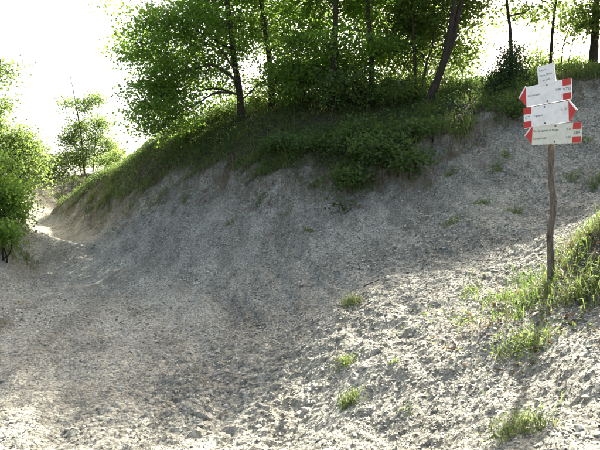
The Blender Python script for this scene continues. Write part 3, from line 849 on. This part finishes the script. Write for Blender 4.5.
for i, (x, y, ln, ang, lb) in enumerate([(376,283,.28,.2,'dark fallen twig on shaded clay above the sunlit mound'), (588,128,.6,-.6,'pale fallen branch high on the clay beyond the signs')]):
    rg_ = np.random.default_rng(700 + i); b_ = on_ground(x, y)
    q_ = np.linspace(-.5, .5, 12)[:, None] * ln * np.array([[math.cos(ang), math.sin(ang)]]) + np.cumsum(rg_.normal(0, .012, (12, 2)), 0)
    P_ = np.c_[q_[:, 0], q_[:, 1], ground_z(q_[:, 0] + b_[0], q_[:, 1] + b_[1]) - b_[2] + .014]
    P_[1:-1, 2] = np.maximum(P_[1:-1, 2], (P_[:-2, 2] + P_[2:, 2]) / 2)
    tw = empty('fallen_twig', b_); tag(tw, lb, 'twig')
    T = Tubes(); T.add(P_, np.linspace(.006, .0025, 12), 6); link('stem', T.mesh('stem'), M['bark'], tw)
    e_ = P_[5] + np.array([[0, 0, 0], [.07, -.05, .03], [.15, -.06, .035]]) * ln
    T = Tubes(); T.add(e_, [.004, .003, .0015], 5); link('side_shoot', T.mesh('side_shoot'), M['bark'], tw)
GE = 'shaggy tufts along the path bend'
for i, (x, y, lb) in enumerate([(92,210,'shaggy tuft where the turf edge comes down to the path'), (112,205,'shaggy tuft on the turf edge a step above the path'), (135,203,'long drooping tuft on the turf edge over pale clay'),
        (160,198,'shaggy tuft on the turf edge under the broad oak'), (25,260,'tuft at the foot of the left bank beside the path'), (8,250,'tuft on the clay of the left bank below the bush'),
        (70,205,'tuft on the eroded knoll face above the path end'), (58,198,'tuft under the pale knoll bush')]):
    tuft(lb, x, y, 110, .26, .15, 200 + i, group=GE, width=.012)

# ------------------------------------------------------------------ loose stones and gravel
def stone_mesh(seed):
    rg = np.random.default_rng(seed)
    ph = (1 + 5 ** .5) / 2
    v = np.array([(-1,ph,0),(1,ph,0),(-1,-ph,0),(1,-ph,0),(0,-1,ph),(0,1,ph),(0,-1,-ph),(0,1,-ph),(ph,0,-1),(ph,0,1),(-ph,0,-1),(-ph,0,1)], float) / 1.9
    f = [(0,11,5),(0,5,1),(0,1,7),(0,7,10),(0,10,11),(1,5,9),(5,11,4),(11,10,2),(10,7,6),(7,1,8),(3,9,4),(3,4,2),(3,2,6),(3,6,8),(3,8,9),(4,9,5),(2,4,11),(6,2,10),(8,6,7),(9,8,1)]
    v = v * (1 + rg.uniform(-.28, .28, (12, 1))) + rg.normal(0, .09, (12, 3))
    v *= np.array([1, rg.uniform(.6, .95), rg.uniform(.38, .65)]) * .5
    return fast_mesh('stone', v, np.array(f), False)
SM = [stone_mesh(i) for i in range(10)]
for m_ in SM: m_.materials.append(M['stone'])
rs = np.random.default_rng(5)
spots = []
for _ in range(110): spots.append((*(rs.normal((262, 395), (55, 24))), .025 + .06 * rs.uniform(0, 1) ** 2))
for _ in range(70): spots.append((rs.uniform(280, 600), rs.uniform(300, 450), rs.uniform(.025, .06)))
for _ in range(50): spots.append((rs.uniform(0, 260), rs.uniform(290, 445), rs.uniform(.03, .07)))
for _ in range(40): spots.append((rs.uniform(260, 560), rs.uniform(225, 300), rs.uniform(.05, .1)))
for px, py, s in spots:
    p = on_ground(px, py)
    td = float(track_dist(p[0], p[1]))
    par = path_o if td < 1 else bank_o
    o = bpy.data.objects.new('stone', SM[rs.integers(0, 10)])
    o.location = (p[0], p[1], p[2] + s * .02)
    o.rotation_euler = (rs.uniform(-.4, .4), rs.uniform(-.4, .4), rs.uniform(0, 6.28))
    o.scale = (s, s, s)
    col.objects.link(o); o.parent = par

def chip_field(n, box, dens, smin, smax, seed):
    rg = np.random.default_rng(seed)
    C = scatter(rg, n, box, dens); m = len(C)
    s = smin + (smax - smin) * rg.uniform(0, 1, m) ** 3
    base = np.array([(1,0,-.3),(0,1,-.3),(-1,0,-.3),(0,-1,-.3),(0,0,.8)], float)
    v = base[None] * (1 + rg.uniform(-.35, .35, (m, 5, 1))) + rg.normal(0, .17, (m, 5, 3))
    v[:, 4, :2] += rg.uniform(-.6, .6, (m, 2))
    v *= np.array([1, .75, .5])[None, None] * s[:, None, None] * .5
    a = rg.uniform(0, 2 * PI, m); ca, sa = np.cos(a)[:, None], np.sin(a)[:, None]
    tx = rg.normal(0, .3, (m, 1))
    z = v[..., 2] + tx * v[..., 0]
    V = np.stack([v[..., 0] * ca - v[..., 1] * sa, v[..., 0] * sa + v[..., 1] * ca, z], -1)
    V += (C + np.c_[np.zeros((m, 2)), s * .10])[:, None]
    f = np.array([(0,1,4),(1,2,4),(2,3,4),(3,0,4)])
    F = (np.arange(m)[:, None, None] * 5 + f[None]).reshape(-1, 3)
    return V.reshape(-1, 3), F, np.repeat(rg.uniform(0, 1, m), 5)
V1, F1, t1 = chip_field(95000, (-3, 3.4, 2.8, 7.2), lambda x, y: np.clip(1.1 - .6 * (track_dist(x, y) < 1) - .6 * veg_mask(x, y) + .5 * perlin(x * 1.5, y * 1.5, 171), 0, 1), .008, .034, 7)
V2, F2, t2 = chip_field(150000, (-8, 7.5, 7.0, 16), lambda x, y: np.where(edge_dist(x, y) < 0, np.clip(.5 - .3 * (track_dist(x, y) < 1) + 1.0 * perlin(x * .9 + .3 * y, y * .9, 172) + .5 * perlin(x * 3, y * 3, 173), .08, 1), 0) * (1 - veg_mask(x, y)), .015, .055, 8)
tag(link('gravel', fast_mesh('gravel', np.vstack([V1, V2]), np.vstack([F1, F2 + len(V1)]), False, {'tint': np.r_[t1, t2]}), M['chip']), 'loose grey marl chips lying over path, mound and bank', 'gravel', kind='stuff')

# ------------------------------------------------------------------ the signpost
def plain(name, c, rough=.5, spec=.3, wear=.0, dirt=(.3, .27, .2)):
    m, nt = new_mat(name); L = nt.links.new
    out = N(nt, 'ShaderNodeOutputMaterial'); b = N(nt, 'ShaderNodeBsdfPrincipled', Roughness=rough); b.inputs['Specular IOR Level'].default_value = spec
    tc = N(nt, 'ShaderNodeTexCoord'); n = N(nt, 'ShaderNodeTexNoise', Scale=9.0, Detail=7.0, Roughness=.7); L(tc.outputs['Object'], n.inputs['Vector'])
    r = ramp(nt, [(.48, (0, 0, 0)), (.75, (1, 1, 1))]); L(n.outputs[0], r.inputs[0])
    L(mixrgb(nt, 'MIX', N_mul(nt, r.outputs[0], wear), c, dirt), b.inputs['Base Color'])
    L(b.outputs[0], out.inputs[0])
    return m
M['sign_white'] = plain('sign_white', (.80, .81, .80), .5, .3, .4)
M['sign_aged'] = plain('sign_aged', (.64, .655, .57), .6, .25, .45)
M['sign_red'] = plain('sign_red', (.50, .045, .04), .5, .3, .12)
M['ink'] = plain('sign_ink', (.07, .07, .07), .6, .2, .1)
M['screw'] = plain('screw_rust', (.16, .08, .05), .6, .4, .3)

def extrude_outline(pts, y0, y1):
    """flat outline (x, z), counter-clockwise seen from the front, given thickness along y"""
    k = len(pts)
    V = [(x, y0, z) for x, z in pts] + [(x, y1, z) for x, z in pts]
    F = [tuple(range(k)), tuple(range(2 * k - 1, k - 1, -1))] + [(i, i + k, (i + 1) % k + k, (i + 1) % k) for i in range(k)]
    me = bpy.data.meshes.new('plate'); me.from_pydata(V, [], F); me.update()
    return me
def text_mesh(txt, size, align='LEFT'):
    c = bpy.data.curves.new('lettering', 'FONT'); c.body = txt; c.size = size; c.align_x = align; c.align_y = 'CENTER'; c.resolution_u = 2
    o = bpy.data.objects.new('lettering_source', c); col.objects.link(o)
    bpy.context.view_layer.update()
    me = bpy.data.meshes.new_from_object(o.evaluated_get(bpy.context.evaluated_depsgraph_get()))
    bpy.data.objects.remove(o); bpy.data.curves.remove(c)
    return me

PB = on_ground(551, 280)
PS = PB[1] / FPX                       # metres to a photo pixel at the post
sp = empty('trail_signpost', PB)
tag(sp, 'wooden trail signpost with four white and red arrow boards', 'signpost')
rg = np.random.default_rng(12)
pl = [(551,286),(551,262),(550,245),(550,232),(553,214),(553,196),(551,178),(551,150),(550,120),(549,95),(548,70)]
pp = curve_pts([at(x, y, PB[1]) - PB for x, y in pl], 40)
pr = .037 + .004 * rg.normal(size=40).cumsum() * .15
pr = np.interp(np.linspace(0, 1, 40), [0, .3, .33, .5, 1], [.030, .028, .024, .026, .023]) * (1 + .04 * rg.normal(size=40))
T = Tubes(); T.add(pp, pr, 12)
T.add(np.vstack([pp[-1], pp[-1] + [0, 0, .006]]), [pr[-1], .004], 12)
link('post', T.mesh('post'), M['post'], sp)
for zf, ang in ((.27, 2.2), (.47, -1.2), (.12, -.4)):
    k = int(zf * 39); T2 = Tubes(); d = np.array([math.cos(ang), -abs(math.sin(ang)), .35])
    T2.add(np.array([pp[k], pp[k] + d * pr[k] * 1.25]), [pr[k] * .5, pr[k] * .28], 8)
    link('branch_stub', T2.mesh('branch_stub'), M['post'], sp)

ROT = R(45)                            # boards turned so that their right ends come nearer
CR = math.cos(ROT) + PB[0] / PB[1] * math.sin(ROT)   # how wide a turned board looks from the path
def board(label, cpx, cpy, wpx, hpx, roll, mat, left=None, right=None, lines=(), n_screw=2):
    """a board of wpx by hpx photo pixels at the post; left / right: None, 'arrow' or ('band', text)"""
    c = at(cpx, cpy, PB[1]) - PB
    ax = np.interp(c[2], pp[:, 2], pp[:, 0])
    c[1] -= math.tan(ROT) * (c[0] - ax)
    w = wpx * PS / CR; h = hpx * PS
    hw, hh = w / 2, h / 2
    th = .016
    tip = 6.8 * PS / CR
    bw = 8.0 * PS / CR
    o_pts = []
    m_left = -hw; m_right = hw
    pts = [(-hw, -hh), (hw, -hh), (hw, hh), (-hw, hh)]
    root = link('sign_board', extrude_outline(pts, -th / 2, th / 2), M[mat], sp)
    root['label'] = label
    # turned about the vertical, then rolled in its own plane; the front faces the path
    mat_w = Matrix.Rotation(-ROT, 4, 'Z') @ Matrix.Rotation(roll, 4, 'Y')
    front = mat_w @ Vector((0, -1, 0))
    off = front * (.034 + th / 2)
    root.matrix_local = Matrix.Translation(Vector(c) + off) @ mat_w
    fy = -th / 2
    def plate(nm, pts, m, y0=fy - .002, y1=fy + .001, parent=root):
        return link(nm, extrude_outline(pts, y0, y1), M[m], parent)
    for side, spec in ((-1, left), (1, right)):
        if spec == 'arrow':
            p = [(side * hw, -hh), (side * (hw + tip), 0), (side * hw, hh)]
            if side < 0: p = p[::-1]
            plate('arrow_tip', p, 'sign_red', -th / 2, th / 2)
            e = h * .085
            q = [(side * hw, hh), (side * (hw + tip), 0), (side * (hw + tip + e * .9), 0), (side * (hw + e * .25), hh + e * .75)]
            if side < 0: q = q[::-1]
            plate('white_edge', q, 'sign_white', -th / 2 - .002, th / 2 - .003)
        elif spec:
            xa, xb = (hw - bw, hw) if side > 0 else (-hw, -hw + bw)
            plate('red_band', [(xa, -hh + .001), (xb, -hh + .001), (xb, -hh * .36), (xa, -hh * .36)], 'sign_red')
            plate('red_band', [(xa, hh * .36), (xb, hh * .36), (xb, hh - .001), (xa, hh - .001)], 'sign_red')
            tm = text_mesh(spec[1], h * .2, 'CENTER')
            t_ = link('lettering', tm, M['ink'], root); t_.location = ((xa + xb) / 2, fy - .0015, 0); t_.rotation_euler = (PI / 2, 0, 0)
    for txt, fx, fz, sz, al in lines:
        tm = text_mesh(txt, h * sz, al)
        t_ = link('lettering', tm, M['ink'], root); t_.location = (fx * w, fy - .0015, fz * h); t_.rotation_euler = (PI / 2, 0, 0)
    if n_screw:
        for z in (.40, -.40)[:n_screw]:
            T = Tubes(); T.add(np.array([[-.02 * w, fy + .004, z * h], [-.02 * w, fy - .003, z * h], [-.02 * w, fy - .005, z * h]]), [.007, .007, .003], 8)
            link('screw', T.mesh('screw'), M['screw'], root)
    return root
board('small white name plate at the top of the post', 548.5, 76, 17, 20, -R(6), 'sign_white',
      lines=[('Loc. Il', -.38, .28, .14, 'LEFT'), ('Casa Nova', -.40, .02, .14, 'LEFT'), ('m 510', -.25, -.25, .14, 'LEFT')], n_screw=0)
board('uppermost white arrow board pointing left', 550, 94, 45, 20.5, -R(1.5), 'sign_white', 'arrow', ('band', 'VTU'),
      lines=[('Monteveglio', -.46, .02, .125, 'LEFT'), ('1.00', .28, .06, .15, 'RIGHT')])
board('white arrow board pointing right', 548.5, 115.5, 45, 20.5, -R(1.0), 'sign_white', ('band', 'CT'), 'arrow',
      lines=[('Tignano', -.27, .02, .145, 'LEFT'), ('1.15', .46, .12, .15, 'RIGHT')])
board('greyer aged arrow board pointing left', 556, 135.5, 48, 19.5, R(3.6), 'sign_aged', 'arrow', ('band', '204'),
      lines=[('Rio Sorgente di Praga', -.48, .20, .145, 'LEFT'), ('Castel Valli', -.48, -.20, .155, 'LEFT'), ('0.35', .31, .20, .15, 'RIGHT'), ('0.50', .31, -.20, .15, 'RIGHT')])
